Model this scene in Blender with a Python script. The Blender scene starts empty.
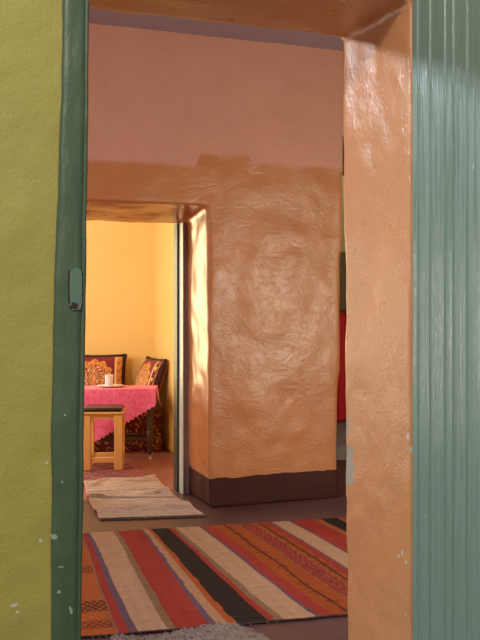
import bpy, bmesh, math, random
from mathutils import Vector, Matrix, noise
random.seed(7)
S = bpy.context.scene
COL = S.collection
R = math.radians

# ------------------------------------------------------------------ helpers
def lin(c):
    return tuple((v/12.92 if v <= .04045 else ((v+.055)/1.055)**2.4) for v in c)
def rgb(r, g, b): return lin((r/255, g/255, b/255))
def mix3(a, b, t): return tuple(a[i]*(1-t)+b[i]*t for i in range(3))
def sstep(a, b, x):
    t = max(0, min(1, (x-a)/(b-a))); return t*t*(3-2*t)

def tag(o, label=None, cat=None, group=None, kind=None):
    if label: o['label'] = label
    if cat: o['category'] = cat
    if group: o['group'] = group
    if kind: o['kind'] = kind
    return o

def empty(name, loc=(0, 0, 0), rz=0):
    o = bpy.data.objects.new(name, None); COL.objects.link(o)
    o.empty_display_size = .1; o.location = loc; o.rotation_euler = (0, 0, rz)
    return o

def link(name, me, mats, parent=None):
    o = bpy.data.objects.new(name, me); COL.objects.link(o)
    for m in (mats if isinstance(mats, (list, tuple)) else [mats]): me.materials.append(m)
    if parent: o.parent = parent
    return o

def obj(name, bm, mats, parent=None, smooth=False, kind=None):
    me = bpy.data.meshes.new(name); bm.normal_update(); bm.to_mesh(me); bm.free()
    if smooth:
        for p in me.polygons: p.use_smooth = True
    o = link(name, me, mats, parent)
    if kind: o['kind'] = kind
    return o

def hexa(bm, b, t):
    """b, t: four bottom and four top corners, both counter-clockwise seen from above"""
    v = [bm.verts.new(p) for p in list(b)+list(t)]
    for f in ((3, 2, 1, 0), (4, 5, 6, 7), (0, 1, 5, 4), (1, 2, 6, 5), (2, 3, 7, 6), (3, 0, 4, 7)):
        bm.faces.new([v[i] for i in f])
def box(bm, x0, x1, y0, y1, z0, z1):
    hexa(bm, [(x0, y0, z0), (x1, y0, z0), (x1, y1, z0), (x0, y1, z0)],
         [(x0, y0, z1), (x1, y0, z1), (x1, y1, z1), (x0, y1, z1)])
def rbox(x0, x1, y0, y1, z0, z1, r=.006, seg=2):
    bm = bmesh.new(); box(bm, x0, x1, y0, y1, z0, z1)
    bmesh.ops.bevel(bm, geom=bm.edges[:], offset=r, segments=seg, affect='EDGES', profile=.5)
    return bm
def lathe(prof, n=20, bm=None, at=(0, 0, 0)):
    bm = bm or bmesh.new(); rings = []
    for r, z in prof:
        rings.append([bm.verts.new((at[0]+r*math.cos(2*math.pi*i/n), at[1]+r*math.sin(2*math.pi*i/n), at[2]+z)) for i in range(n)])
    for a, b in zip(rings, rings[1:]):
        for i in range(n): bm.faces.new((a[i], a[(i+1) % n], b[(i+1) % n], b[i]))
    bm.faces.new(rings[0][::-1]); bm.faces.new(rings[-1])
    return bm
def prism(pts, d0, d1, axis='Y'):
    """extrude polygon pts (a,b) along axis"""
    bm = bmesh.new()
    def mk(p, d): return (p[0], d, p[1]) if axis == 'Y' else (d, p[0], p[1])
    A = [bm.verts.new(mk(p, d0)) for p in pts]; B = [bm.verts.new(mk(p, d1)) for p in pts]
    bm.faces.new(A); bm.faces.new(B[::-1])
    n = len(pts)
    for i in range(n): bm.faces.new((A[i], B[i], B[(i+1) % n], A[(i+1) % n]))
    bmesh.ops.recalc_face_normals(bm, faces=bm.faces[:])
    return bm
def tube(path, rad, n=8, bm=None, closed=False):
    bm = bm or bmesh.new(); rings = []; L = len(path)
    for k, p in enumerate(path):
        p = Vector(p)
        a = Vector(path[(k-1) % L] if (closed or k) else path[k]); b = Vector(path[(k+1) % L] if (closed or k < L-1) else path[k])
        d = (b-a).normalized(); up = Vector((0, 0, 1)) if abs(d.z) < .9 else Vector((1, 0, 0))
        s = d.cross(up).normalized(); u = s.cross(d)
        r = rad(k) if callable(rad) else rad
        rings.append([bm.verts.new(p+(s*math.cos(2*math.pi*i/n)+u*math.sin(2*math.pi*i/n))*r) for i in range(n)])
    for k in range(L if closed else L-1):
        a, b = rings[k], rings[(k+1) % L]
        for i in range(n): bm.faces.new((a[i], a[(i+1) % n], b[(i+1) % n], b[i]))
    if not closed: bm.faces.new(rings[0][::-1]); bm.faces.new(rings[-1])
    bmesh.ops.recalc_face_normals(bm, faces=bm.faces[:])
    return bm
def fbm(p, s, o=3):
    return noise.fractal(Vector(p)*s, 1.0, 2.0, o)

# ------------------------------------------------------------------ materials
class NT:
    def __init__(s, name):
        s.m = bpy.data.materials.new(name); s.m.use_nodes = True
        s.t = s.m.node_tree; s.p = s.t.nodes['Principled BSDF']; s._pos = None
    def n(s, ty, **kw):
        d = s.t.nodes.new(ty)
        for k, v in kw.items(): setattr(d, k, v)
        return d
    def l(s, a, b): s.t.links.new(a, b)
    def set(s, sock, v):
        if hasattr(v, 'is_output') or isinstance(v, bpy.types.NodeSocket): s.l(v, sock)
        else: sock.default_value = v
    @property
    def pos(s):
        if not s._pos: s._pos = s.n('ShaderNodeTexCoord').outputs['Object']
        return s._pos
    def scaled(s, sc):
        d = s.n('ShaderNodeMapping'); s.l(s.pos, d.inputs[0]); d.inputs['Scale'].default_value = sc; return d.outputs[0]
    def noise(s, scale, det=3, rough=.5, vec=None, dist=0):
        d = s.n('ShaderNodeTexNoise'); s.l(vec or s.pos, d.inputs['Vector'])
        d.inputs['Scale'].default_value = scale; d.inputs['Detail'].default_value = det; d.inputs['Roughness'].default_value = rough
        d.inputs['Distortion'].default_value = dist
        return d.outputs[0]
    def math(s, op, a, b=0, c=None):
        d = s.n('ShaderNodeMath', operation=op); s.set(d.inputs[0], a); s.set(d.inputs[1], b)
        if c is not None: s.set(d.inputs[2], c)
        return d.outputs[0]
    def rng(s, v, a, b, c=0, d=1, smooth=True):
        m = s.n('ShaderNodeMapRange'); m.clamp = True
        if smooth: m.interpolation_type = 'SMOOTHSTEP'
        s.set(m.inputs[0], v)
        for i, q in zip((1, 2, 3, 4), (a, b, c, d)): s.set(m.inputs[i], q)
        return m.outputs[0]
    def mix(s, f, a, b, mode='MIX'):
        d = s.n('ShaderNodeMix', data_type='RGBA', blend_type=mode)
        s.set(d.inputs[0], f)
        s.set(d.inputs[6], (*a, 1) if isinstance(a, tuple) else a); s.set(d.inputs[7], (*b, 1) if isinstance(b, tuple) else b)
        return d.outputs[2]
    def xyz(s):
        d = s.n('ShaderNodeSeparateXYZ'); s.l(s.pos, d.inputs[0]); return d.outputs
    def bump(s, h, strength=.5, dist=.01, prev=None):
        d = s.n('ShaderNodeBump'); s.l(h, d.inputs['Height']); d.inputs['Strength'].default_value = strength; d.inputs['Distance'].default_value = dist
        if prev: s.l(prev, d.inputs['Normal'])
        return d.outputs[0]
    def out(s, col=None, rough=None, normal=None, **kw):
        if col is not None: s.set(s.p.inputs['Base Color'], (*col, 1) if isinstance(col, tuple) else col)
        if rough is not None: s.set(s.p.inputs['Roughness'], rough)
        if normal is not None: s.l(normal, s.p.inputs['Normal'])
        for k, v in kw.items(): s.set(s.p.inputs[k.replace('_', ' ')], v)
        return s.m

def sc(c, k): return tuple(v*k for v in c)

def simple(name, col, rough=.6, var=.12, scale=6, bump=.15, bscale=60, bdist=.004, **kw):
    t = NT(name)
    c = t.mix(t.noise(scale, 4), sc(col, 1-var), sc(col, 1+var))
    return t.out(c, rough, t.bump(t.noise(bscale, 3), bump, bdist), **kw)

def spots(t, u, v, L):
    """mask of small flaked spots (u, v, half width, half height)"""
    m = None; w = t.math('MULTIPLY', t.math('SUBTRACT', t.noise(240, 2), .5), 1.6)
    for a, b, ru, rv in L:
        du = t.math('DIVIDE', t.math('SUBTRACT', u, a), ru); dv = t.math('DIVIDE', t.math('SUBTRACT', v, b), rv)
        d = t.math('ADD', t.math('SQRT', t.math('ADD', t.math('MULTIPLY', du, du), t.math('MULTIPLY', dv, dv))), w)
        q = t.math('LESS_THAN', d, 1.0)
        m = q if m is None else t.math('MAXIMUM', m, q)
    return m

def plaster_bump(t, fine=.2, mid=.3, big=.35, brush=None):
    n1 = t.bump(t.noise(5, 3), big, .03)
    n2 = t.bump(t.noise(28, 3, .55), mid, .008, n1)
    n3 = t.bump(t.noise(130, 2), fine, .002, n2)
    return n3

def attr_mat(name, rough=.9, weave=(300, 300), bump=.4, bdist=.002, var=.15, sheen=.0, nscale=40):
    t = NT(name)
    a = t.n('ShaderNodeAttribute'); a.attribute_name = 'dye'
    nz = t.noise(nscale, 4)
    c = t.mix(1.0, a.outputs['Color'], t.mix(nz, (1-var,)*3, (1+var,)*3), 'MULTIPLY')
    w1 = t.noise(1, 2, vec=t.scaled((weave[0], weave[1], 200)))
    return t.out(c, rough, t.bump(w1, bump, bdist), Sheen_Weight=sheen)

ORANGE = rgb(194, 126, 76); PINKISH = rgb(208, 150, 126); MAROON = rgb(70, 36, 32)

def far_wall_mat():
    t = NT('orange oil painted plaster'); x, y, z = t.xyz()
    wob = t.math('MULTIPLY', t.math('SUBTRACT', t.noise(3.2, 3), .5), .09)
    stepn = t.math('ADD', t.rng(x, 1.93, 1.99, 0, .10), t.rng(x, 2.32, 2.36, 0, -.05))
    edge = t.math('ADD', t.math('ADD', stepn, 2.29), wob)
    up = t.math('MULTIPLY', t.rng(t.math('SUBTRACT', z, edge), -.022, .022), t.math('LESS_THAN', y, 5.95))
    lo = t.mix(t.noise(4, 4), sc(ORANGE, .9), sc(ORANGE, 1.1))
    lo = t.mix(t.rng(t.noise(11, 4), .5, .8), lo, rgb(190, 130, 86))
    hi = t.mix(t.noise(3, 3), sc(PINKISH, .93), sc(PINKISH, 1.07))
    c = t.mix(up, lo, hi)
    # small chips on the door arris
    r = t.math('ADD', t.rng(up, 0, 1, .25, .6), t.math('MULTIPLY', t.noise(9, 3), .12))
    r = t.math('SUBTRACT', r, t.rng(y, 5.88, 5.93, 0, .06))
    rv = t.rng(y, 5.875, 5.92, 1, .12)
    b1 = t.bump(t.noise(2.8, 2, vec=t.scaled((1, 1, .8))), .35, .03)
    rid = t.math('ABSOLUTE', t.math('SUBTRACT', t.noise(10, 5, .6, vec=t.scaled((.75, .75, 1.25)), dist=.7), .5))
    b2 = t.bump(t.math('POWER', rid, .6), .16, .016, b1)
    cr = t.rng(t.math('ABSOLUTE', t.math('SUBTRACT', t.noise(6, 6, .65, dist=.5), .5)), 0, .010)
    b3 = t.bump(cr, .22, .004, b2)
    b4 = t.bump(t.noise(70, 4, .6), .22, .004, b3)
    for b_, k_ in ((b1, .25), (b2, .17), (b3, .18), (b4, .2)): t.l(t.math('MULTIPLY', rv, k_), b_.node.inputs['Strength'])
    return t.out(c, r, b4, Specular_IOR_Level=.6)

def near_wall_mat():
    t = NT('olive and orange painted plaster'); x, y, z = t.xyz()
    back = t.rng(t.math('ADD', y, t.math('MULTIPLY', t.math('SUBTRACT', t.noise(8), .5), .006)), 2.366, 2.372)
    back = t.math('MAXIMUM', back, t.math('GREATER_THAN', x, 1.2))
    ol = t.mix(t.noise(2.5, 4), rgb(164, 151, 68), rgb(178, 164, 80))
    og = t.mix(t.noise(5, 4), rgb(206, 144, 94), rgb(216, 154, 103))
    chip_d = t.math('ADD', t.math('ABSOLUTE', t.math('MULTIPLY', t.math('SUBTRACT', z, .87), 1.0)), t.math('MULTIPLY', t.math('SUBTRACT', 2.79, y), 1.0))
    wob = t.math('MULTIPLY', t.math('SUBTRACT', t.noise(22, 3), .5), .05)
    # bare grey plaster where the far arris of the right reveal has broken away
    band = t.math('MULTIPLY', t.rng(t.math('ADD', z, wob), .785, .795), t.rng(t.math('ADD', z, wob), .915, .905))
    edge = t.math('ADD', y, t.math('MULTIPLY', t.math('SUBTRACT', t.noise(30, 2), .5), .06))
    m1 = t.math('MULTIPLY', band, t.rng(edge, 2.722, 2.728))
    band2 = t.math('MULTIPLY', t.rng(t.math('ADD', z, wob), .945, .95), t.rng(t.math('ADD', z, wob), 1.015, 1.01))
    m2 = t.math('MULTIPLY', band2, t.rng(edge, 2.752, 2.757))
    chip = t.math('MULTIPLY', t.math('MAXIMUM', m1, m2), t.math('GREATER_THAN', x, 1.2))
    speck = t.math('MAXIMUM', t.math('MULTIPLY', t.math('LESS_THAN', x, .6), spots(t, x, z, [(0.306, 0.637, 0.0082, 0.0041), (0.313, 0.619, 0.0051, 0.0031), (0.371, 0.791, 0.0041, 0.0056), (0.387, 0.987, 0.0026, 0.0031)])), t.math('MULTIPLY', t.math('GREATER_THAN', x, 1.2), spots(t, y, z, [(2.377, 0.994, 0.0068, 0.0118), (2.366, 0.957, 0.0056, 0.0088), (2.411, 0.641, 0.0056, 0.0088), (2.434, 0.626, 0.0056, 0.0059), (2.388, 0.62, 0.0068, 0.0059), (2.394, 0.46, 0.0045, 0.0044)])))
    og = t.mix(chip, og, rgb(172, 166, 145))
    c = t.mix(back, ol, og)
    c = t.mix(speck, c, rgb(200, 198, 180))
    r = t.math('ADD', t.rng(back, 0, 1, .5, .24), t.math('MULTIPLY', t.noise(12), .1))
    nb = t.bump(t.noise(110, 4, .6), .36, .004, plaster_bump(t, .3, .2, .2))
    return t.out(c, r, nb)

M_far = far_wall_mat()
M_near = near_wall_mat()
def yellow_mat(nm, a, b):
    t = NT(nm)
    c = t.mix(t.noise(2.2, 4), a, b)
    return t.out(c, .55, plaster_bump(t, .08, .12, .15))
M_yellow = yellow_mat('yellow painted plaster', rgb(240, 206, 116), rgb(246, 214, 128))
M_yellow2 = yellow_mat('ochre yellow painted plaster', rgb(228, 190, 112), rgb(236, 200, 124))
M_ceil = simple('violet grey ceiling paint', rgb(168, 148, 162), .8, .06, 3, .2, 30)
def floor_mat():
    t = NT('waxed maroon cement floor')
    n = t.noise(3, 5, .6); n2 = t.noise(18, 4, .6)
    c = t.mix(n, rgb(76, 48, 47), rgb(104, 71, 70))
    c = t.mix(t.rng(n2, .55, .8), c, rgb(118, 88, 88))
    r = t.math('ADD', .3, t.math('MULTIPLY', n2, .25))
    return t.out(c, r, t.bump(t.noise(40, 4), .25, .003))
M_floor = floor_mat()
def red_floor_mat():
    t = NT('red oxide cement floor')
    n = t.noise(6, 5, .6, vec=t.scaled((1, 2.2, 1)))
    c = t.mix(n, rgb(136, 84, 74), rgb(168, 112, 96))
    return t.out(c, .42, t.bump(t.noise(40, 4), .25, .003))
M_redfloor = red_floor_mat()
M_dado = simple('dark maroon skirting paint', MAROON, .6, .15, 5, .3, 30, .006)
def frame_mat():
    t = NT('dark green gloss paint'); x, y, z = t.xyz()
    c = t.mix(t.noise(7, 4, vec=t.scaled((3, 3, .6))), rgb(66, 84, 58), rgb(86, 104, 76))
    sp = spots(t, x, z, [(0.403, 0.801, 0.0077, 0.0064), (0.415, 0.661, 0.0051, 0.0051), (0.446, 0.609, 0.0036, 0.0077), (0.423, 0.939, 0.0026, 0.0031), (0.443, 0.617, 0.0026, 0.0038), (0.42, 0.724, 0.0064, 0.0021), (0.43, 1.108, 0.0026, 0.0026)])
    c = t.mix(sp, c, rgb(150, 166, 146))
    b = t.bump(t.noise(18, 3, vec=t.scaled((1.5, 1.5, .5))), .55, .01)
    return t.out(c, .42, t.bump(t.noise(90, 2), .15, .002, b))
M_frame = frame_mat()
def teal_mat():
    t = NT('teal gloss door paint')
    st = t.noise(1, 4, .6, vec=t.scaled((60, 60, 1.6)))
    c = t.mix(st, rgb(112, 138, 124), rgb(130, 154, 140))
    sp = t.rng(t.noise(30, 1, vec=t.scaled((1, 1.4, .5))), .80, .82)
    c = t.mix(sp, c, rgb(190, 205, 195))
    n1 = t.bump(st, .5, .004)
    n2 = t.bump(t.noise(1, 3, .6, vec=t.scaled((120, 120, 9))), .5, .003, n1)
    n3 = t.bump(t.noise(40, 2), .15, .002, n2)
    return t.out(c, t.rng(t.noise(1, 4, .6, vec=t.scaled((90, 90, 2.6))), .38, .62, .16, .5), n3)
M_teal = teal_mat()
M_tealpatch = simple('worn pale teal paint', rgb(98, 122, 102), .5, .12, 30, .3, 80, .002)
M_rust = simple('rusty dark hole', rgb(56, 34, 24), .8, .2, 40)
def wood_mat(name, a, b, rough=.45, s=(30, 30, 3)):
    t = NT(name)
    n = t.noise(1, 4, .6, vec=t.scaled(s), dist=.6)
    return t.out(t.mix(n, a, b), rough, t.bump(n, .15, .002))
M_pine = wood_mat('varnished pine', rgb(218, 164, 86), rgb(244, 196, 118))
M_pine_h = wood_mat('varnished pine rail', rgb(218, 164, 86), rgb(244, 196, 118), s=(3, 30, 30))
M_darkwood = wood_mat('dark green stained wood', rgb(58, 42, 24), rgb(84, 64, 38), .4)
M_beam = wood_mat('old dark beam wood', rgb(52, 30, 22), rgb(78, 46, 32), .6, (3, 30, 30))
M_vinyl = simple('black vinyl', rgb(42, 30, 28), .28, .15, 20, .2, 150, .001)
M_white = simple('white glazed ceramic', rgb(244, 236, 236), .15, .02)
M_metal = simple('brass caster', rgb(190, 178, 160), .3, .1, 30, .05, Metallic=.8)
M_rubber = simple('pale caster wheel', rgb(205, 195, 185), .5, .1)
M_greenwall = None
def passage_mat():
    t = NT('pale green wall paint with olive shade'); x, y, z = t.xyz()
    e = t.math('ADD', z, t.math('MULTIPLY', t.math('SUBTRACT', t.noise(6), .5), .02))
    c = t.mix(t.rng(e, 1.83, 1.85), rgb(104, 84, 44), rgb(168, 172, 132))  # olive lower zone is shade on the green wall, put into its colour
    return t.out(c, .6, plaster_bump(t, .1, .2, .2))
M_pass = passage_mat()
M_dado.node_tree.nodes['Principled BSDF'].inputs['Specular IOR Level'].default_value = .2
M_stone = simple('grey cement step', rgb(120, 106, 96), .7, .15, 12, .35, 50, .006)
def glass_mat():
    t = NT('clear tea glass')
    return t.out((.97, .95, .95), .12, None, Transmission_Weight=.35, IOR=1.4)
M_glass = glass_mat()
M_frost = simple('pale tea residue', rgb(214, 150, 150), .4, .1)
M_light_post = simple('worn grey green door frame paint', rgb(156, 140, 134), .36, .12, 10, .25, 60, .003)

M_kilim = attr_mat('striped kilim wool', 1.0, (260, 90), .55, .003, .22, 0, 55)
M_kilim.node_tree.nodes['Principled BSDF'].inputs['Specular IOR Level'].default_value = .12
M_ragmat = attr_mat('woven rag mat', .95, (60, 300), .8, .006, .3, .1, 60)
M_persian = attr_mat('red pile rug', .95, (200, 200), .6, .004, .2, .2)
M_damask = attr_mat('maroon and gold damask', .75, (300, 300), .3, .001, .12, .1)
M_fringe = simple('maroon chenille fringe', rgb(60, 18, 22), .95, .3, 90, .8, 200, .004)
def cloth_mat():
    t = NT('pink jacquard tablecloth')
    sw = t.noise(16, 3, .5, dist=1.6)
    c = t.mix(t.rng(sw, .42, .6), rgb(226, 90, 128), rgb(238, 116, 152))
    return t.out(c, t.rng(sw, .42, .6, .62, .42), t.bump(t.noise(260, 2), .3, .001, t.bump(sw, .3, .004)), Sheen_Weight=.15)
M_cloth = cloth_mat()
M_redcurtain = simple('scarlet curtain cotton', rgb(196, 24, 34), .8, .15, 8, .2, 200, .001)
M_greyrag = attr_mat('grey frayed cotton', .95, (200, 60), .9, .006, .3, .1, 60)

# ------------------------------------------------------------------ plaster walls (lumpy, rounded arrises)
def plaster(name, solids, voxel, amp, mat, sm=4, lumps=2.2, hi=.35):
    bm = bmesh.new()
    for b, t in solids: hexa(bm, b, t)
    me = bpy.data.meshes.new(name); bm.to_mesh(me); bm.free()
    o = bpy.data.objects.new(name, me); COL.objects.link(o)
    md = o.modifiers.new('r', 'REMESH'); md.mode = 'VOXEL'; md.voxel_size = voxel
    dg = bpy.context.evaluated_depsgraph_get()
    m2 = bpy.data.meshes.new_from_object(o.evaluated_get(dg))
    o.modifiers.clear(); o.data = m2; bpy.data.meshes.remove(me); m2.name = name
    bm = bmesh.new(); bm.from_mesh(m2)
    for _ in range(sm): bmesh.ops.smooth_vert(bm, verts=bm.verts[:], factor=.5, use_axis_x=True, use_axis_y=True, use_axis_z=True)
    bm.normal_update()
    for v in bm.verts:
        d = amp*(fbm(v.co, lumps, 3) + hi*fbm(v.co, lumps*4, 2))
        v.co += v.normal*d
    for f in bm.faces: f.smooth = True
    bm.to_mesh(m2); bm.free()
    m2.materials.clear(); m2.materials.append(mat)
    o['kind'] = 'structure'
    return o
def B(x0, x1, y0, y1, z0, z1):
    return ([(x0, y0, z0), (x1, y0, z0), (x1, y1, z0), (x0, y1, z0)], [(x0, y0, z1), (x1, y0, z1), (x1, y1, z1), (x0, y1, z1)])

def split_below(o, zf, name, mat):
    """cut the painted band below zf(x,y) off as its own object"""
    bm = bmesh.new(); bm.from_mesh(o.data)
    z0 = zf
    bmesh.ops.bisect_plane(bm, geom=bm.verts[:]+bm.edges[:]+bm.faces[:], plane_co=(0, 0, z0), plane_no=(0, 0, 1))
    low = [f for f in bm.faces if f.calc_center_median().z < z0]
    b2 = bm.copy(); b2.faces.ensure_lookup_table()
    hi2 = [f for f in b2.faces if f.calc_center_median().z >= z0]
    bmesh.ops.delete(b2, geom=hi2, context='FACES')
    bmesh.ops.delete(bm, geom=low, context='FACES')
    for q in (bm, b2):
        for v in q.verts:
            if abs(v.co.z-z0) < 1e-4: v.co.z += .012*noise.noise(Vector((v.co.x*6, v.co.y*6, 0)))+.006*noise.noise(Vector((v.co.x*25, v.co.y*25, 3)))
    bm.to_mesh(o.data); bm.free()
    p = obj(name, b2, mat, smooth=True, kind='structure')
    return p

# wall between the middle room and the yellow room, with the low doorway
farwall = plaster('wall_middle', [
    B(-2.2, .93, 5.86, 6.5, 0, 3.3),
    ([(2.04, 5.86, 0), (3.0, 5.86, 0), (3.01, 6.5, 0), (2.062, 6.5, 0)],
     [(2.03, 5.86, 2.2), (3.075, 5.86, 3.3), (3.10, 6.5, 3.3), (2.055, 6.5, 2.2)]),
    ([(2.03, 5.86, 2.0), (3.030, 5.86, 2.0), (3.06, 6.5, 2.0), (2.055, 6.5, 2.0)],
     [(2.03, 5.86, 3.3), (3.075, 5.86, 3.3), (3.10, 6.5, 3.3), (2.055, 6.5, 3.3)]),
    ([(.8, 5.86, 2.04), (2.2, 5.86, 2.04), (2.2, 6.5, 1.955), (.8, 6.5, 1.955)],
     [(.8, 5.86, 3.3), (2.2, 5.86, 3.3), (2.2, 6.5, 3.3), (.8, 6.5, 3.3)]),
    ], .02, .011, M_far, 3, 2.2, .10)
split_below(farwall, .2, 'baseboard_middle', M_dado)

# thick wall between the viewer's space and the middle room
nearwall = plaster('wall_near', [
    B(-2.6, .465, 2.36, 2.78, 0, 4.2),
    ([(1.452, 2.36, 0), (4.9, 2.36, 0), (4.9, 2.78, 0), (1.457, 2.78, 0)],
     [(1.448, 2.36, 4.2), (4.9, 2.36, 4.2), (4.9, 2.78, 4.2), (1.426, 2.78, 4.2)]),
    B(.3, 1.7, 2.36, 2.78, 2.282, 4.2),
    ], .012, .005, M_near, 1, 3.0)

# plain shell pieces
def shell(name, boxes, mat):
    bm = bmesh.new()
    for b in boxes: box(bm, *b)
    return obj(name, bm, mat, kind='structure')
shell('floor', [(-3, 5.4, -3.5, 6.42, -.12, 0)], M_floor)
shell('floor_back', [(-1.2, 2.9, 6.42, 10.2, -.12, 0)], M_redfloor)
shell('ceiling', [(-2.3, 4.9, 2.6, 6.5, 3.17, 3.3), (3.0, 5.4, 6.5, 8.4, 3.17, 3.3)], M_ceil)
shell('ceiling_back', [(-1.2, 2.9, 6.4, 10.2, 2.75, 2.85)], M_yellow)
shell('wall_left', [(-2.3, -2.15, 2.7, 6.0, 0, 3.2)], M_far)
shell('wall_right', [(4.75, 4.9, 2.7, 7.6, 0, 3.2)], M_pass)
# yellow room: right wall along the depth, back wall slightly askew
TH = R(-18)
cs, sn = math.cos(TH), math.sin(TH)
CR = Vector((2.46, 8.72, 0))                    # its right rear corner
eL = Vector((-cs, -sn, 0)); eF = Vector((sn, -cs, 0))
wr = plaster('wall_back_right', [B(2.46, 2.97, 6.45, 9.0, 0, 3.0)], .03, .006, M_yellow2, 3)
p0 = CR - eL*.3; p1 = CR + eL*3.4
bk = [tuple(p0), tuple(p0-eF*.15), tuple(p1-eF*.15), tuple(p1)]
wb = plaster('wall_back', [(bk, [(x, y, 2.95) for x, y, z in bk])], .03, .004, M_yellow, 3)
shell('wall_back_left', [(-.95, -.8, 6.45, 10.2, 0, 2.85)], M_yellow)
# raised passage seen through the slit beside the right reveal
shell('floor_passage', [(3.0, 4.75, 5.9, 6.19, 0, .2)], M_dado)
bm = bmesh.new(); box(bm, 3.0, 4.75, 6.19, 7.6, 0, .3)
obj('floor_passage_step', bm, M_stone, kind='structure')
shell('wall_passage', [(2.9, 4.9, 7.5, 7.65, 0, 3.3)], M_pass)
bm = rbox(3.05, 4.74, 6.6, 6.78, 2.42, 2.72, .012)
obj('trim_passage_beam', bm, M_beam, kind='structure')

# doorway frame posts of the low door (inner end of its reveal)
bm = bmesh.new()
box(bm, 2.018, 2.075, 6.36, 6.5, 0, 1.99)
box(bm, .9, .96, 6.36, 6.5, 0, 1.99)
box(bm, .9, 2.075, 6.37, 6.5, 1.972, 2.03)
bmesh.ops.bevel(bm, geom=bm.edges[:], offset=.006, segments=2, affect='EDGES')
df = obj('door_2', bm, M_light_post, kind='structure')
bm = bmesh.new(); box(bm, 2.010, 2.020, 6.346, 6.44, 0, 1.955); bmesh.ops.bevel(bm, geom=bm.edges[:], offset=.004, segments=2, affect='EDGES')
obj('highlight_strip', bm, simple('pale post highlight', rgb(196, 200, 186), .3, .15, 14), df, kind='structure')  # pale strip standing in for the highlight on the post's left face
bm = rbox(1.996, 2.018, 6.44, 6.53, 0, 1.955, .003)
obj('hinge_stile', bm, simple('blackish green stile paint', rgb(44, 56, 48), .4, .15, 14), df, kind='structure')

# dark green wooden frame post at the left of the near opening
def green_post():
    bm = bmesh.new(); nz, nx = 150, 12
    def xl(z): return .397+.030*sstep(1.0, 2.3, z)+.004*fbm((0, 0, z), 5)
    def xr(z): return .474+.020*sstep(.2, 2.2, z)+.0025*fbm((3, 0, z), 4)
    rows = []
    for k in range(nz+1):
        z = 2.6*k/nz; a, b = xl(z), xr(z); row = []
        for prof in ((0, 2.366), (.02, 2.352), (.12, 2.3475), (.3, 2.3465), (.5, 2.3465), (.66, 2.3465), (.80, 2.347), (.82, 2.351), (.85, 2.351), (.87, 2.347), (.93, 2.348), (.98, 2.356), (1.0, 2.372), (1.0, 2.46)):
            x = a+(b-a)*prof[0]; d = .0022*fbm((x, prof[1], z), 14, 3)+.002*fbm((x, 9, z), 5, 2)
            row.append(bm.verts.new((x, prof[1]+d, z)))
        rows.append(row)
    for r0, r1 in zip(rows, rows[1:]):
        for i in range(len(r0)-1): bm.faces.new((r0[i], r0[i+1], r1[i+1], r1[i]))
    return obj('trim_doorframe', bm, M_frame, smooth=True, kind='structure')
gp = green_post()
# worn strike plate let into the post
def plate_poly():
    pts = []
    for i in range(40):
        a = 2*math.pi*i/40; c, s = math.cos(a), math.sin(a)
        q = 5.0; r = (abs(c)**q+abs(s)**q)**(-1/q)
        pts.append((.4565+.0155*r*c+.0022*noise.noise(Vector((c*4, s*9, 1))), 1.428+.053*r*s+.004*noise.noise(Vector((c*3, s*3, 5)))))
    return prism(pts, 2.3395, 2.356)
sp_ = obj('strike_plate', plate_poly(), M_tealpatch, gp, kind='structure')
hp = [(.453+.009*math.cos(2*math.pi*i/14)*(1+.7*noise.noise(Vector((i*.9, 2, .3)))), 1.386+.008*math.sin(2*math.pi*i/14)*(1+.7*noise.noise(Vector((i*.9, 2, .3))))) for i in range(14)]
obj('bolt_hole', prism(hp, 2.338, 2.35), M_rust, sp_)
gp_ = [(.441+.0016*(1+noise.noise(Vector((z*90, 0, 0)))), z) for z in [1.395+.08*i/12 for i in range(13)]]
obj('paint_crack', prism(gp_+[(x-.004, z) for x, z in gp_[::-1]], 2.3405, 2.35), M_rust, sp_)

# teal plank door, open and seen on its inner face (plane x = 1.45)
def door_leaf():
    grooves = [2.319, 2.256, 2.181, 2.140, 2.077, 1.985, 1.94, 1.90, 1.84, 1.755, 1.70, 1.66, 1.60, 1.51]
    ys = [2.352]
    prof = [(2.354, 0.012), (2.352, .003), (2.349, 0)]
    for g in grooves:
        prof += [(g+.0085, 0), (g+.006, -.0014), (g+.004, -.0014), (g+.0014, .0024), (g-.0014, .0024), (g-.004, -.0014), (g-.006, -.0014), (g-.0085, 0)]
    prof += [(1.412, 0), (1.409, .003), (1.408, .012)]
    bm = bmesh.new(); nz = 120; rows = []
    for k in range(nz+1):
        z = .03+2.42*k/nz
        row = [bm.verts.new((1.450+d+.0014*fbm((y*3, 0, z), 3, 3)+.002*noise.noise(Vector((y*2, 1, z*1.5))), y, z)) for y, d in prof]
        rows.append(row)
    for r0, r1 in zip(rows, rows[1:]):
        for i in range(len(prof)-1): bm.faces.new((r0[i], r1[i], r1[i+1], r0[i+1]))
    o = obj('door_1', bm, M_teal, smooth=True, kind='structure')
    o.data.set_sharp_from_angle(angle=R(14))
    bm = bmesh.new(); box(bm, 1.461, 1.495, 1.409, 2.353, .03, 2.45)
    obj('door_back', bm, M_teal, o, kind='structure')
    for z in (.3, 1.2, 2.15):
        obj('ledge', rbox(1.495, 1.52, 1.45, 2.31, z, z+.12, .004), M_teal, o, kind='structure')
    return o
door_leaf()

# ------------------------------------------------------------------ textiles
def dye_mesh(bm, colors, name, mat, parent=None, smooth=True):
    """colors: list per vertex"""
    me = bpy.data.meshes.new(name); bm.normal_update(); bm.to_mesh(me); bm.free()
    at = me.attributes.new('dye', 'FLOAT_COLOR', 'POINT')
    flat = []
    for c in colors: flat += [c[0], c[1], c[2], 1]
    at.data.foreach_set('color', flat)
    if smooth: me.polygons.foreach_set('use_smooth', [True]*len(me.polygons))
    return link(name, me, mat, parent)

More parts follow.
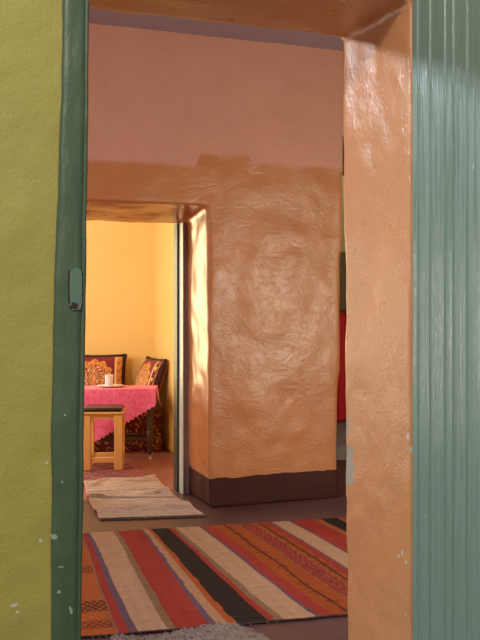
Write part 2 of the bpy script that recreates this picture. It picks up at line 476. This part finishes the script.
def rug_mesh(name, mat, nu, nv, pos, color, thick=.006, parent=None):
    """pos(u,v)->(x,y,z top), u,v in 0..1; closed slab"""
    bm = bmesh.new(); cols = []; top = []; bot = []
    for j in range(nv+1):
        rt = []
        for i in range(nu+1):
            u, v = i/nu, j/nv
            rt.append(bm.verts.new(pos(u, v))); cols.append(color(u, v))
        top.append(rt)
    ring = [(0, i) for i in range(nu)]+[(j, nu) for j in range(nv)]+[(nv, i) for i in range(nu, 0, -1)]+[(j, 0) for j in range(nv, 0, -1)]
    for j in range(nv):
        for i in range(nu): bm.faces.new((top[j][i], top[j][i+1], top[j+1][i+1], top[j+1][i]))
    low = []
    for j, i in ring:
        v = top[j][i]; low.append(bm.verts.new((v.co.x, v.co.y, max(.0005, v.co.z-thick)))); cols.append(sc(cols[j*(nu+1)+i], .8))
    n = len(ring)
    for k in range(n):
        a = top[ring[k][0]][ring[k][1]]; b = top[ring[(k+1) % n][0]][ring[(k+1) % n][1]]
        bm.faces.new((b, a, low[k], low[(k+1) % n]))
    return dye_mesh(bm, cols, name, mat, parent)

def interp(tab, x):
    if x <= tab[0][0]: return tab[0][1]+(x-tab[0][0])
    for (a, b), (c, d) in zip(tab, tab[1:]):
        if x <= c: return b+(d-b)*(x-a)/(c-a)
    return tab[-1][1]+(x-tab[-1][0])

# --- striped kilim
K_or, K_red, K_pur, K_bei, K_tan, K_blk, K_pea = rgb(196, 96, 42), rgb(184, 62, 52), rgb(122, 92, 112), rgb(216, 170, 134), rgb(158, 122, 94), rgb(44, 33, 31), rgb(214, 160, 122)
K_brick = rgb(168, 58, 50)
stripes = [(.40, K_bei), (.52, K_pur), (.56, K_red), (.72, K_tan), (.76, K_or), (1.092, K_tan), (1.099, K_red), (1.128, K_pur), (1.150, K_bei), (1.282, K_tan), (1.312, K_red), (1.447, K_pur), (1.464, K_pea), (1.494, K_or), (1.514, K_blk), (1.617, K_red), (1.638, K_tan),
           (1.662, K_bei), (1.81, K_pur), (1.829, K_red), (1.893, K_or), (2.045, K_tan), (2.05, K_brick), (2.144, K_tan), (2.149, K_or), (2.215, K_red), (2.253, K_pur), (2.268, K_bei), (2.386, K_pur), (2.40, K_red), (2.55, K_tan), (2.562, K_or), (2.592, K_blk), (2.70, K_or), (2.73, K_pur), (2.75, K_bei), (2.90, K_red), (3.05, K_blk), (3.2, K_bei), (3.4, K_bei)]
shiftT = [(.35, .17), (1.099, .918), (1.15, .999), (1.282, 1.124), (1.312, 1.163), (1.447, 1.305), (1.514, 1.424), (1.617, 1.56), (1.662, 1.63), (1.81, 1.77), (1.893, 1.855), (2.268, 2.235), (3.25, 3.2)]
U0, U1 = .36, 3.2
def k_edges(x): return 5.476-(x-1.099)*.125, 3.775-(x-.92)*.132
def kilim_pos(u, v):
    X = U0+(U1-U0)*u
    xf, xn = X, interp(shiftT, X)
    yf, yn = k_edges(xf)[0], k_edges(xn)[1]
    w = sstep(0, 1, v)*.35+v*.65
    x = xf+(xn-xf)*w+.006*fbm((X, v*1.7, 2), 2.2, 2)
    y = yf+(yn-yf)*v + (.008*fbm((X, v, 0), 5, 2) if v in (0, 1) else 0)+(.006*fbm((X, 4, 0), 3, 2))
    z = .010+.003*max(0, fbm((x, y, 0), 2.5, 2))
    return (x, y, z)
def kilim_col(u, v):
    X = U0+(U1-U0)*u; Xw = X+.003*fbm((X*2, v*5, 0), 1.2, 2)
    c = stripes[0][1]; k = 0
    for i, (s, cc) in enumerate(stripes):
        if Xw >= s: c = cc; k = i
    L = v*1.7
    s0 = stripes[k][0]; s1 = stripes[k+1][0] if k+1 < len(stripes) else U1
    f = (Xw-s0)/(s1-s0)
    if c is K_or and s1-s0 > .06:
        if s0 < .8:                                   # lozenges worked in dark wool
            c = mix3(c, rgb(214, 120, 58), .35+.35*math.sin(L*110)*math.sin(Xw*110))
            net = max(abs(math.sin((Xw+L*.6)*95)), abs(math.sin((Xw-L*.6)*95)))
            if net > .86 and Xw > .85:
                if abs(L-1.33) < .075: c = mix3(c, rgb(52, 26, 26), .9)
                elif abs(L-1.57) < .06 or abs(L-.75) < .06: c = mix3(c, rgb(112, 36, 34), .8)
        else:                                         # trailing dark stem with sprigs
            mid = .5 if s1-s0 < .1 else .45
            d = abs(f-mid-.05*math.sin(L*9))*(s1-s0)
            w = L*7.0
            ph = w-math.floor(w)
            if d < .0065: c = mix3(c, rgb(54, 30, 28), .85)
            elif d < .032 and abs(ph-.5-d*4) < .055: c = mix3(c, rgb(120, 44, 34), .75)
            elif d < .022 and abs(ph-.85+d*3) < .045: c = mix3(c, rgb(150, 62, 40), .6)
            else: c = mix3(c, rgb(176, 82, 34), .5+.5*noise.noise(Vector((Xw*60, L*25, 0))))
    elif c is K_brick:
        zz = math.sin(L*85+6*abs(f-.5)*4)
        if zz > .8: c = mix3(c, rgb(206, 120, 82), .4)
        elif zz < -.8: c = mix3(c, rgb(120, 34, 40), .6)
        if noise.noise(Vector((Xw*90, L*60, 4))) > .45: c = mix3(c, rgb(220, 160, 120), .6)
    # abrash and wear
    g = 1+.10*noise.noise(Vector((Xw*30, L*1.2, 0)))+.10*noise.noise(Vector((Xw*3, L*30, 7)))
    c = sc(mix3(c, rgb(120, 92, 78), .10), g*.66)
    n = noise.noise(Vector((Xw*55, L*55, 3)))
    if n > .62: c = mix3(c, rgb(90, 60, 50), .5)
    return c
kil = rug_mesh('kilim_rug', M_kilim, 620, 170, kilim_pos, kilim_col, .009)
tag(kil, 'large flat-woven kilim with red, orange, beige and black stripes on the floor', 'rug')
# dark selvedge cord along the near edge
path = [kilim_pos(i/200, 1) for i in range(201)]
obj('selvedge', tube([(x, y-.002, .007) for x, y, z in path], lambda k: .005+.0025*noise.noise(Vector((k*.7, 0, 0))), 6), simple('dark selvedge wool', rgb(62, 46, 44), .95, .3, 60), kil)
bm = bmesh.new()
for i in range(0, 201, 2):
    if random.random() < .35: continue
    x, y, z = path[i]
    q = [(x+random.uniform(-.004, .004)*k, y-.004-.006*k, .007-.001*k) for k in range(3)]
    tube(q, .0016, 4, bm)
obj('fringe', bm, simple('frayed cotton fringe', rgb(150, 135, 125), .95, .2, 60), kil, kind='stuff')

# --- grey beige rag mat in the low doorway
mc = [(1.405, 6.98), (1.960, 6.93), (1.925, 5.645), (1.275, 5.79)]   # far left, far right, near right, near left
def bil(c, u, v):
    return tuple((c[0][k]*(1-u)+c[1][k]*u)*(1-v)+(c[3][k]*(1-u)+c[2][k]*u)*v for k in range(2))
def rag_pos(u, v):
    x, y = bil(mc, u, v)
    x += .012*math.sin(v*7+1)*(1 if u > .5 else .6)*abs(u-.5)*2
    wr = .020*max(0, math.sin(v*17+u*1.6+1.2*fbm((u*2, v*2, 1), 1.5, 2)))**3+.014*math.exp(-((v-.47-.06*u)/.03)**2)*sstep(1.0, .1, u)
    y += .008*fbm((x, 3, v), 8, 2)
    return (x, y, .015+.0095*sstep(6.70, 6.84, y)+wr+.003*noise.noise(Vector((u*9, v*70, 0))))
def rag_col(u, v):
    n = noise.noise(Vector((u*3, v*85, 0)))+.6*noise.noise(Vector((u*22, v*85, 3)))
    c = mix3(rgb(198, 176, 164), rgb(160, 138, 128), sstep(-.5, .6, n))
    if noise.noise(Vector((u*5, v*40, 8))) > .35: c = mix3(c, rgb(205, 186, 166), .5)
    if abs(v-.5-.05*u) < .02 or abs(v-.30) < .012: c = sc(c, .55)
    if u > .978 or u < .022: c = mix3(rgb(226, 160, 146), c, .2)
    if v > .992: c = rgb(104, 84, 78)
    return c
rag = rug_mesh('rag_mat', M_ragmat, 90, 260, rag_pos, rag_col, .012)
tag(rag, 'small rumpled grey-beige woven rag mat lying in the low doorway', 'mat')
bm = bmesh.new()
for i in range(46):
    u = i/45; x, y, z = rag_pos(u, 1)
    tube([(x, y+.01, .012), (x+random.uniform(-.01, .01), y-.004, .010), (x+random.uniform(-.02, .02), y-random.uniform(.01, .022), .005)], .004, 5, bm)
obj('fringe', bm, simple('dark rag fringe', rgb(104, 82, 76), .95, .3, 60), rag, kind='stuff')

# --- frayed grey mat whose torn edge lies on the near edge of the kilim
gc = [(.86, 3.67), (1.40, 3.622), (1.50, 3.05), (.80, 3.05)]
def grey_pos(u, v):
    x, y = bil(gc, u, v)
    y += (1-v)**6*(.030*fbm((u*6, 0, 0), 1, 3)+.018*noise.noise(Vector((u*40, 0, 2)))+.02*math.exp(-((u-.8)/.12)**2)-.02*math.exp(-((u-.35)/.2)**2))
    x += (.03*fbm((0, v*4, 0), 1, 2))*(1 if u > .5 else -1)*abs(2*u-1)
    return (x, y, .030+.006*fbm((u*6, v*6, 0), 1, 2)+.012*math.exp(-((u-.78)/.1)**2)*(1-v))
def grey_col(u, v):
    n = noise.noise(Vector((u*60, v*20, 0)))
    return mix3(rgb(140, 120, 112), rgb(88, 74, 70), sstep(-.4, .5, n))
gm = rug_mesh('frayed_mat', M_greyrag, 140, 60, grey_pos, grey_col, .012)
tag(gm, 'frayed grey rag mat with torn tasselled edge overlapping the near edge of the striped kilim', 'mat')
bm = bmesh.new()
for i in range(170):
    u = random.random(); x, y, z = grey_pos(u, 0); l = random.uniform(.012, .045); a = random.uniform(-1.0, 1.0)
    tube([(x, y-.01, z-.003), (x+l*.4*math.sin(a), y+l*.35, z+.004), (x+l*math.sin(a), y+l*math.cos(a)*.8, .020)], random.uniform(.0015, .0035), 4, bm)
for i in range(40):
    v = random.random()*.25; x, y, z = grey_pos(1, v); l = random.uniform(.02, .06); a = random.uniform(-.6, .9)
    tube([(x-.01, y, z-.003), (x+l*.5, y+l*.3*math.sin(a), .018), (x+l, y-l*math.sin(a), .012)], random.uniform(.0015, .0035), 4, bm)
obj('fringe', bm, simple('grey cotton tassels', rgb(140, 126, 118), .95, .25, 60), gm, kind='stuff')

# --- red pile rug in the yellow room
pc = [(.72, 8.12), (1.995, 7.80), (1.90, 6.86), (.62, 7.12)]
def per_pos(u, v):
    x, y = bil(pc, u, v); return (x, y, .008+.001*noise.noise(Vector((x*8, y*8, 0))))
def per_col(u, v):
    X, Y = u*1.3, v*.98
    d = min(X, 1.3-X, Y, .98-Y)
    red, dk, pk = rgb(128, 26, 30), rgb(48, 10, 16), rgb(158, 62, 56)
    if d < .02: return rgb(160, 48, 46)
    if d < .12:
        a = math.sin(X*60)*math.sin(Y*60)
        return mix3(rgb(150, 40, 40), dk, .75 if a > .2 else .1)
    a = math.sin(X*42)*math.cos(Y*38)+.6*math.sin((X+Y)*70)*math.sin((X-Y)*70)
    n = noise.noise(Vector((X*60, Y*60, 0)))
    c = red
    if a > .5: c = mix3(red, dk, .9)
    elif a < -.7: c = mix3(red, pk, .6)
    if n > .3: c = mix3(c, dk, .7)
    return c
pr = rug_mesh('pile_rug', M_persian, 240, 180, per_pos, per_col, .007)
tag(pr, 'red patterned pile rug under the wooden stool in the yellow room', 'rug')

# ------------------------------------------------------------------ damask
D_mar, D_gold, D_dk, D_cream, D_red = rgb(98, 18, 26), rgb(206, 142, 66), rgb(52, 10, 18), rgb(232, 190, 130), rgb(140, 28, 34)
def damask(x, y):
    """all-over pattern, x,y in metres"""
    P = .27
    gx, gy = x/P, y/P
    row = math.floor(gy); gx += .5*(row % 2)
    fx, fy = gx-math.floor(gx)-.5, gy-row-.5
    r = math.hypot(fx, fy*1.05); a = math.atan2(fy, fx)
    pet = .24+.09*math.cos(6*a)
    if r < .07: return D_red
    if r < pet*.62: return D_gold if math.cos(12*a) > -.3 else D_mar
    if r < pet: return mix3(D_gold, D_cream, .3) if r > pet*.86 else D_dk
    e = abs(abs(fx)+abs(fy)-.62)
    if e < .03 and noise.noise(Vector((x*16, y*16, 9))) > .12: return D_gold
    if noise.noise(Vector((x*55, y*55, 3))) > .38: return mix3(D_mar, D_gold, .65)
    return D_mar

def medallion(a, b, w, h, dark=False):
    """cushion face: a,b metres from its centre"""
    hw, hh = w/2, h/2
    if abs(a) > hw*.93 or abs(b) > hh*.93: return D_dk
    n = noise.noise(Vector((a*70, b*70, 1)))
    if abs(a) > hw*.66:                                # gold side border with scrolls
        if abs(abs(a)-hw*.69) < .009: return D_cream
        if dark and abs(a) < hw*.9:
            q = math.sin(b*60)*math.cos((abs(a)-hw*.8)*90)
            return D_cream if q > .55 else (D_gold if n > .4 else D_mar)
        s = math.sin(b*75+3*math.sin(a*60))
        return mix3(D_gold, rgb(140, 70, 30), .7 if s > .55 else 0) if n < .45 else rgb(120, 60, 26)
    r = math.hypot(a/(.60*hw), b/(.78*hh)); th = math.atan2(b, a)
    sc_ = 1+.07*math.cos(12*th)
    if r > sc_: return mix3(D_mar, D_red, .5+.5*n)
    if r > sc_*.92: return D_gold
    m = abs(a)/.62+abs(b)*.95                         # concentric lozenges
    k = m/.043; f = k-math.floor(k)
    q = math.floor(k)
    if r > .72: return D_gold if math.sin(th*24)+math.sin(r*40) > -.6 else rgb(150, 70, 34)
    if q == 0: return rgb(226, 150, 78)
    if f < .34: return D_mar
    return (D_cream if q % 2 else D_gold) if math.sin(th*16+r*20) > -.75 else D_red

def cushion(name, w, h, t, loc, rot, label, dark=False):
    root = empty(name, loc); root.rotation_euler = rot
    tag(root, label, 'cushion', None)
    n = 64; bm = bmesh.new(); cols = []; grids = []
    for side in (-1, 1):
        g = []
        for j in range(n+1):
            row = []
            for i in range(n+1):
                a, b = 2*i/n-1, 2*j/n-1
                pinch = 1-.05*(1-a*a)*(abs(b)**3); pinch2 = 1-.05*(1-b*b)*(abs(a)**3)
                th = t/2*((1-abs(a)**3.2)*(1-abs(b)**3.2))**.55
                th *= 1+.06*fbm((a*2, b*2, side), 1.2, 2)
                row.append(bm.verts.new((a*w/2*pinch2, side*th, h/2+b*h/2*pinch)))
                cols.append(medallion(a*w/2, b*h/2, w, h, dark))
            g.append(row)
        grids.append(g)
    for s, g in enumerate(grids):
        for j in range(n):
            for i in range(n):
                q = (g[j][i], g[j][i+1], g[j+1][i+1], g[j+1][i])
                bm.faces.new(q if s == 0 else q[::-1])
    dye_mesh(bm, cols, 'cover', M_damask, root)
    # shaggy edging all round with fatter corners
    path = []; m = 44
    for k in range(4*m):
        e, f = divmod(k, m); s = 2*f/m-1
        a, b = [(s, -1), (1, s), (-s, 1), (-1, -s)][e]
        pinch = 1-.05*(1-a*a)*(abs(b)**3); pinch2 = 1-.05*(1-b*b)*(abs(a)**3)
        path.append((a*w/2*pinch2, 0, h/2+b*h/2*pinch))
    def rr(k):
        f = (k % m)/m; corner = max(math.exp(-(f/.05)**2), math.exp(-((1-f)/.05)**2))
        return .013+.005*noise.noise(Vector((k*1.7, 0, 0)))+.006*corner
    obj('edging', tube(path, rr, 8, closed=True), M_fringe, root, smooth=True)
    return root
# ------------------------------------------------------------------ yellow room furniture
def L(a, d, z=0):
    """point a metres left of the rear corner along the back wall, d metres out from that wall"""
    p = CR+eL*a+eF*d; return (p.x, p.y, z)
# banquette along the back wall
bq = empty('banquette', L(.95, .02), TH)
tag(bq, 'low banquette covered in maroon and gold damask along the yellow back wall', 'bench')
def soft_box(w, d, z0, z1, r, seed, nx=150, name='seat', parent=None, bulge=.012):
    prof = []   # around the cross-section (y,z): from back bottom to front bottom, y<0 is the front
    for k in range(7): prof.append((0, z0+(z1-z0-r)*k/6))
    for k in range(1, 6): a = k/6*math.pi/2; prof.append((-r+r*math.cos(a), z1-r+r*math.sin(a)))
    for k in range(0, 15): prof.append((-r-(d-2*r)*k/14, z1))
    for k in range(1, 6): a = k/6*math.pi/2; prof.append((-d+r-r*math.sin(a), z1-r+r*math.cos(a)))
    for k in range(0, 19): prof.append((-d, z1-r-(z1-r-z0)*k/18))
    bm = bmesh.new(); cols = []; rows = []
    s = 0; acc = [0]
    for p, q in zip(prof, prof[1:]): s += math.hypot(p[0]-q[0], p[1]-q[1]); acc.append(s)
    for i in range(nx+1):
        x = -w/2+w*i/nx; row = []
        for (y, z), t in zip(prof, acc):
            bz = bulge*fbm((x, t, seed), 3, 2)
            row.append(bm.verts.new((x-y/d*.15, y+(bz if abs(y) > d*.9 else 0), z+(bz if z > z1-.01 else 0)))); cols.append(damask(x+.05, t+seed*.13))
        rows.append(row)
    for a, b in zip(rows, rows[1:]):
        for i in range(len(prof)-1): bm.faces.new((a[i], b[i], b[i+1], a[i+1]))
    bm.faces.new(rows[0]); bm.faces.new(rows[-1][::-1])
    bmesh.ops.recalc_face_normals(bm, faces=bm.faces[:])
    return dye_mesh(bm, cols, name, M_damask, parent)
soft_box(1.80, .49, .004, .115, .02, 1, name='base_cover', parent=bq)
soft_box(1.78, .475, .118, .385, .05, 2, name='seat_mattress', parent=bq)
# cushions
c1 = cushion('cushion', .58, .47, .15, (1.872, 8.70, .41), (R(-13), 0, TH), 'rectangular maroon and gold cushion upright against the yellow back wall behind the tea glass')
c2 = cushion('cushion', .46, .46, .17, (2.255, 8.395, .41), (R(-19), 0, R(-90)+R(6)), 'maroon and gold cushion leaning sideways into the right corner of the yellow room', True)

# table with turned legs on casters
tb = empty('low_table', (1.855, 8.055, 0), TH)
tag(tb, 'dark wooden low table with turned legs under the pink cloth', 'table')
TW, TD, TZ = .84, .31, .62
obj('tabletop', rbox(-TW/2, TW/2, -TD/2, TD/2, TZ-.03, TZ, .006), M_darkwood, tb)
lw = .025
legprof = [(.012, .045), (.019, .05), (.019, .075), (.015, .085), (.017, .10), (.024, .118), (.026, .13), (.026, .235), (.024, .245), (.018, .255), (.022, .275), (.026, .33), (.024, .40), (.018, .455), (.022, .465), (.026, .475), (.026, .59)]
for sx in (-1, 1):
    for sy in (-1, 1):
        lx, ly = sx*(TW/2-.045), sy*(TD/2-.045)
        lg = obj('leg', lathe(legprof, 16, at=(lx, ly, 0)), M_darkwood, tb, smooth=True)
        bm = lathe([(.009, .030), (.011, .034), (.011, .046)], 10, at=(lx, ly, 0))
        cst = obj('caster', bm, M_metal, lg)
        bm = bmesh.new()
        tube([(lx+.004, ly-.007, .0155), (lx+.004, ly+.007, .0155)], .0155, 14, bm)
        obj('wheel', bm, M_rubber, lg, smooth=False)
for sy in (-1, 1):
    obj('stretcher', rbox(-TW/2+.066, TW/2-.066, sy*(TD/2-.045)-.012, sy*(TD/2-.045)+.012, .168, .198, .004), M_darkwood, tb)
    obj('apron', rbox(-TW/2+.066, TW/2-.066, sy*(TD/2-.045)-.010, sy*(TD/2-.045)+.010, .50, .588, .004), M_darkwood, tb)
for sx in (-1, 1):
    obj('apron', rbox(sx*(TW/2-.045)-.010, sx*(TW/2-.045)+.010, -TD/2+.066, TD/2-.066, .50, .588, .004), M_darkwood, tb)

# pink cloth: a square laid askew so one corner hangs in front
def tablecloth():
    w, d = TW/2+.012, TD/2+.012; z0 = TZ+.006
    # 2D cloth coordinates (s,t): on top = table coords; hanging beyond the edge folds down
    nx, ny = 170, 130
    HX, HY = .62, .72
    def hem_front(x):        # drop of the cloth in front as a function of table x
        return max(.06, .45-.62*abs(x+.085)) if x > -.085 else max(.08, .45-.45*abs(x+.085))
    def hem_side(y): return max(.05, .135+.10*(-y)/d*.5)
    bm = bmesh.new(); V = {}
    nt = 40; nf = 46
    xs = [-w+2*w*i/nx for i in range(nx+1)]
    top = []
    for j in range(nt+1):
        y = -d+2*d*j/nt
        top.append([bm.verts.new((x, y, z0+.0015*noise.noise(Vector((x*12, y*12, 0))))) for x in xs])
    for j in range(nt):
        for i in range(nx): bm.faces.new((top[j][i], top[j][i+1], top[j+1][i+1], top[j+1][i]))
    def scal(s): 
        f = (s/.036) % 1.0
        return .024*(1-abs(2*f-1))
    def flap(edge, along, drop, nrm, fold):
        prev = edge
        n = len(edge)
        D = [drop(i) for i in range(n)]
        for k in range(1, nf+1):
            f = k/nf; row = []
            for i in range(n):
                base = edge[i].co; dd = D[i]*f
                o = .006*sstep(0, .05, dd)+fold(i)*sstep(0, .35, dd)+.006*noise.noise(Vector((along[i]*7, dd*5, nrm[0]*3)))*f
                zz = z0-dd*.985-(.0 if k < nf else 0)
                row.append(bm.verts.new((base.x+nrm[0]*o, base.y+nrm[1]*o, zz)))
            for i in range(n-1): bm.faces.new((prev[i], row[i], row[i+1], prev[i+1]))
            prev = row
        return prev
    # front
    fx = xs
    ff = flap(top[0], fx, lambda i: hem_front(fx[i])+scal(fx[i]), (0, -1), lambda i: .018*math.sin(fx[i]*16+.6)*.6+.02*sstep(.32, w, fx[i]))
    ysd = [-d+2*d*j/nt for j in range(nt+1)]
    er = [top[j][nx] for j in range(nt+1)]
    fr = flap(er, ysd, lambda j: max(.05, hem_front(w)*(1-.3*j/nt))+scal(ysd[j]), (1, 0), lambda j: .085*(1-j/nt)+.012)
    el = [top[j][0] for j in range(nt+1)]
    flap(el[::-1], ysd[::-1], lambda j: .14+scal(ysd[::-1][j]), (-1, 0), lambda j: .02)
    eb = top[nt][::-1]
    flap(eb, fx[::-1], lambda i: .12+scal(fx[::-1][i]), (0, 1), lambda i: .01)
    bmesh.ops.remove_doubles(bm, verts=bm.verts[:], dist=.0004)
    bmesh.ops.recalc_face_normals(bm, faces=bm.faces[:])
    # close the open corner between the front and right flap with a hanging fold
    o = obj('tablecloth', bm, M_cloth, smooth=True)
    o.location = tb.location; o.rotation_euler = tb.rotation_euler
    # join the two free edges of the front right corner
    bm = bmesh.new(); bm.from_mesh(o.data)
    for v in bm.verts: pass
    bm.to_mesh(o.data); bm.free()
    md = o.modifiers.new('s', 'SOLIDIFY'); md.thickness = .002; md.offset = 1
    return o
tag(tablecloth(), 'pink scalloped cloth hanging off the low table by the yellow wall', 'tablecloth')

# saucer and tea glass
sx, sy = 1.885, 8.08
pl = obj('saucer', lathe([(.045, 0), (.07, .002), (.118, .011), (.121, .013), (.118, .0145), (.07, .006), (.002, .005)], 40, at=(0, 0, 0)), M_white, smooth=True)
pl.location = (sx, sy, TZ+.0095)
tag(pl, 'flat white saucer on the pink tablecloth beneath the tea glass', 'plate')
gl = empty('tea_glass', (sx-.012, sy, TZ+.016))
tag(gl, 'small clear tea glass standing on the white saucer', 'glass')
obj('tumbler', lathe([(.002, .0), (.030, 0), (.034, .004), (.038, .098), (.0375, .100), (.036, .098), (.032, .010), (.002, .008)], 28), M_glass, gl, smooth=True)
obj('tea', lathe([(.002, .0085), (.0305, .0105), (.0318, .05), (.002, .05)], 24), M_frost, gl, smooth=True)

# pine stool
st = empty('wooden_stool', (1.712, 7.569, .0095), TH)
tag(st, 'square pine stool with black padded seat in front of the pink tablecloth', 'stool')
SW, SD, SH, LG = .322, .29, .470, .066
for a in (-1, 1):
    for b in (-1, 1):
        x0, x1 = sorted((a*SW/2, a*(SW/2-LG))); y0, y1 = sorted((b*SD/2, b*(SD/2-.045)))
        obj('leg', rbox(x0, x1, y0, y1, 0, SH-.012, .004), M_pine, st)
def arch(half, zt, zb, r):
    pts = [(-half, zt), (-half, zb-r)]
    for k in range(1, 7): t = k/6*math.pi/2; pts.append((-half+r-r*math.cos(t), zb-r+r*math.sin(t)))
    for k in range(0, 7): t = k/6*math.pi/2; pts.append((half-r+r*math.sin(t), zb-r+r*math.cos(t)))
    pts.append((half, zt)); return pts
for b in (-1, 1):
    y = b*(SD/2-.022)
    obj('apron', prism(arch(SW/2-LG, SH-.012, SH-.05, .03), y-.012, y+.012), M_pine_h, st)
    obj('rail', rbox(-SW/2+LG, SW/2-LG, y-.012, y+.012, .060, .105, .004), M_pine_h, st)
for a in (-1, 1):
    x = a*(SW/2-.03)
    obj('apron', prism(arch(SD/2-.045, SH-.012, SH-.05, .03), x-.012, x+.012, 'X'), M_pine_h, st)
    obj('rail', rbox(x-.012, x+.012, -SD/2+.045, SD/2-.045, .060, .105, .004), M_pine_h, st)
obj('seat_board', rbox(-SW/2-.010, SW/2+.010, -SD/2-.010, SD/2+.010, SH-.012, SH+.006, .004), M_pine_h, st)
bm = rbox(-SW/2+.002, SW/2-.002, -SD/2+.002, SD/2-.002, SH+.006, SH+.040, .015, 4)
obj('seat_pad', bm, M_vinyl, st, smooth=True)

# red curtain in the passage
cu = empty('red_curtain', (3.85, 7.44, .31))
tag(cu, 'scarlet curtain hanging in the passage behind the orange wall corner', 'curtain')
bm = bmesh.new(); rows = []
for k in range(31):
    z = .98*k/30; row = []
    for i in range(121):
        x = -.55+1.1*i/120
        row.append(bm.verts.new((x, -.02+.022*math.sin(x*75+.6*math.sin(z*3))+.01*math.sin(x*23), z)))
    rows.append(row)
for a, b in zip(rows, rows[1:]):
    for i in range(120): bm.faces.new((a[i], a[i+1], b[i+1], b[i]))
co = obj('cloth', bm, M_redcurtain, cu, smooth=True)
m = co.modifiers.new('s', 'SOLIDIFY'); m.thickness = .003
obj('rod', tube([(-.6, -.02, .99), (.6, -.02, .99)], .012, 10), M_beam, cu, smooth=True)

# window of the yellow room round the daylight that reaches the low doorway
wq = Vector((.95, 9.02, 1.35))
bm = bmesh.new()
for b in ((-.48, -.40, -.02, .20, -.86, .86), (.40, .48, -.02, .20, -.86, .86), (-.48, .48, -.02, .20, .80, .88), (-.48, .48, -.02, .20, -.88, -.80)): box(bm, *b)
wf = obj('window_1', bm, M_light_post, kind='structure'); wf.location = wq; wf.rotation_euler = (0, 0, TH)
bm = bmesh.new()
box(bm, -.012, .012, -.04, -.02, -.80, .80)
for z in (-.27, .27): box(bm, -.40, .40, -.04, -.02, z-.012, z+.012)
obj('window_bars', bm, M_light_post, wf, kind='structure')
# ------------------------------------------------------------------ light
def area(name, loc, target, sx, sy, power, col):
    l = bpy.data.lights.new(name, 'AREA'); l.shape = 'RECTANGLE'; l.size = sx; l.size_y = sy; l.energy = power; l.color = col
    o = bpy.data.objects.new(name, l); COL.objects.link(o); o.location = loc
    o.rotation_euler = (Vector(target)-Vector(loc)).to_track_quat('-Z', 'Y').to_euler()
    return o
area('courtyard_light', (-1.3, -1.0, 3.95), (1.0, 2.4, 1.3), 1.0, .6, 104, (1, .95, .86))
area('middle_high_window', (-.9, 4.4, 3.05), (1.45, 2.4, 1.5), .5, .22, 64, (.80, .88, 1))
area('middle_door_light', (3.75, 2.95, 1.35), (2.6, 5.86, 1.2), .7, 1.5, 43, (1, .94, .74))
area('yellow_room_window', (.95, 9.02, 1.35), (1.9, 6.4, 1.2), .8, 1.6, 46, (1, .83, .46))
area('yellow_room_side_window', (-.7, 7.6, 1.6), (2.0, 8.8, 1.1), 1.0, 1.2, 40, (.97, .98, 1))
area('yellow_room_front_light', (.2, 6.62, 2.1), (1.9, 8.6, .7), .7, .9, 26, (.97, .98, 1))
area('middle_left_window', (-.85, 5.74, 1.12), (.3, 2.6, 1.1), .9, 1.2, 17, (1, .97, .9))
area('passage_light', (4.4, 6.4, 2.9), (3.7, 7.4, 1.0), .5, .5, 12, (1, .97, .9))

w = bpy.data.worlds.new('World'); S.world = w; w.use_nodes = True
w.node_tree.nodes['Background'].inputs[0].default_value = (.95, .96, 1, 1)
w.node_tree.nodes['Background'].inputs[1].default_value = .5
S.view_settings.view_transform = 'Standard'
S.view_settings.look = 'None'
S.view_settings.exposure = 0

# ------------------------------------------------------------------ camera
cam = bpy.data.cameras.new('Camera'); co = bpy.data.objects.new('Camera', cam); COL.objects.link(co)
cam.sensor_fit = 'VERTICAL'; cam.sensor_height = 36; cam.lens = 36*924/640
cam.shift_y = -20/640
co.location = (0, 0, 1.4); co.rotation_euler = (math.pi/2, 0, -R(21.113))
cam.clip_start = .05
S.camera = co
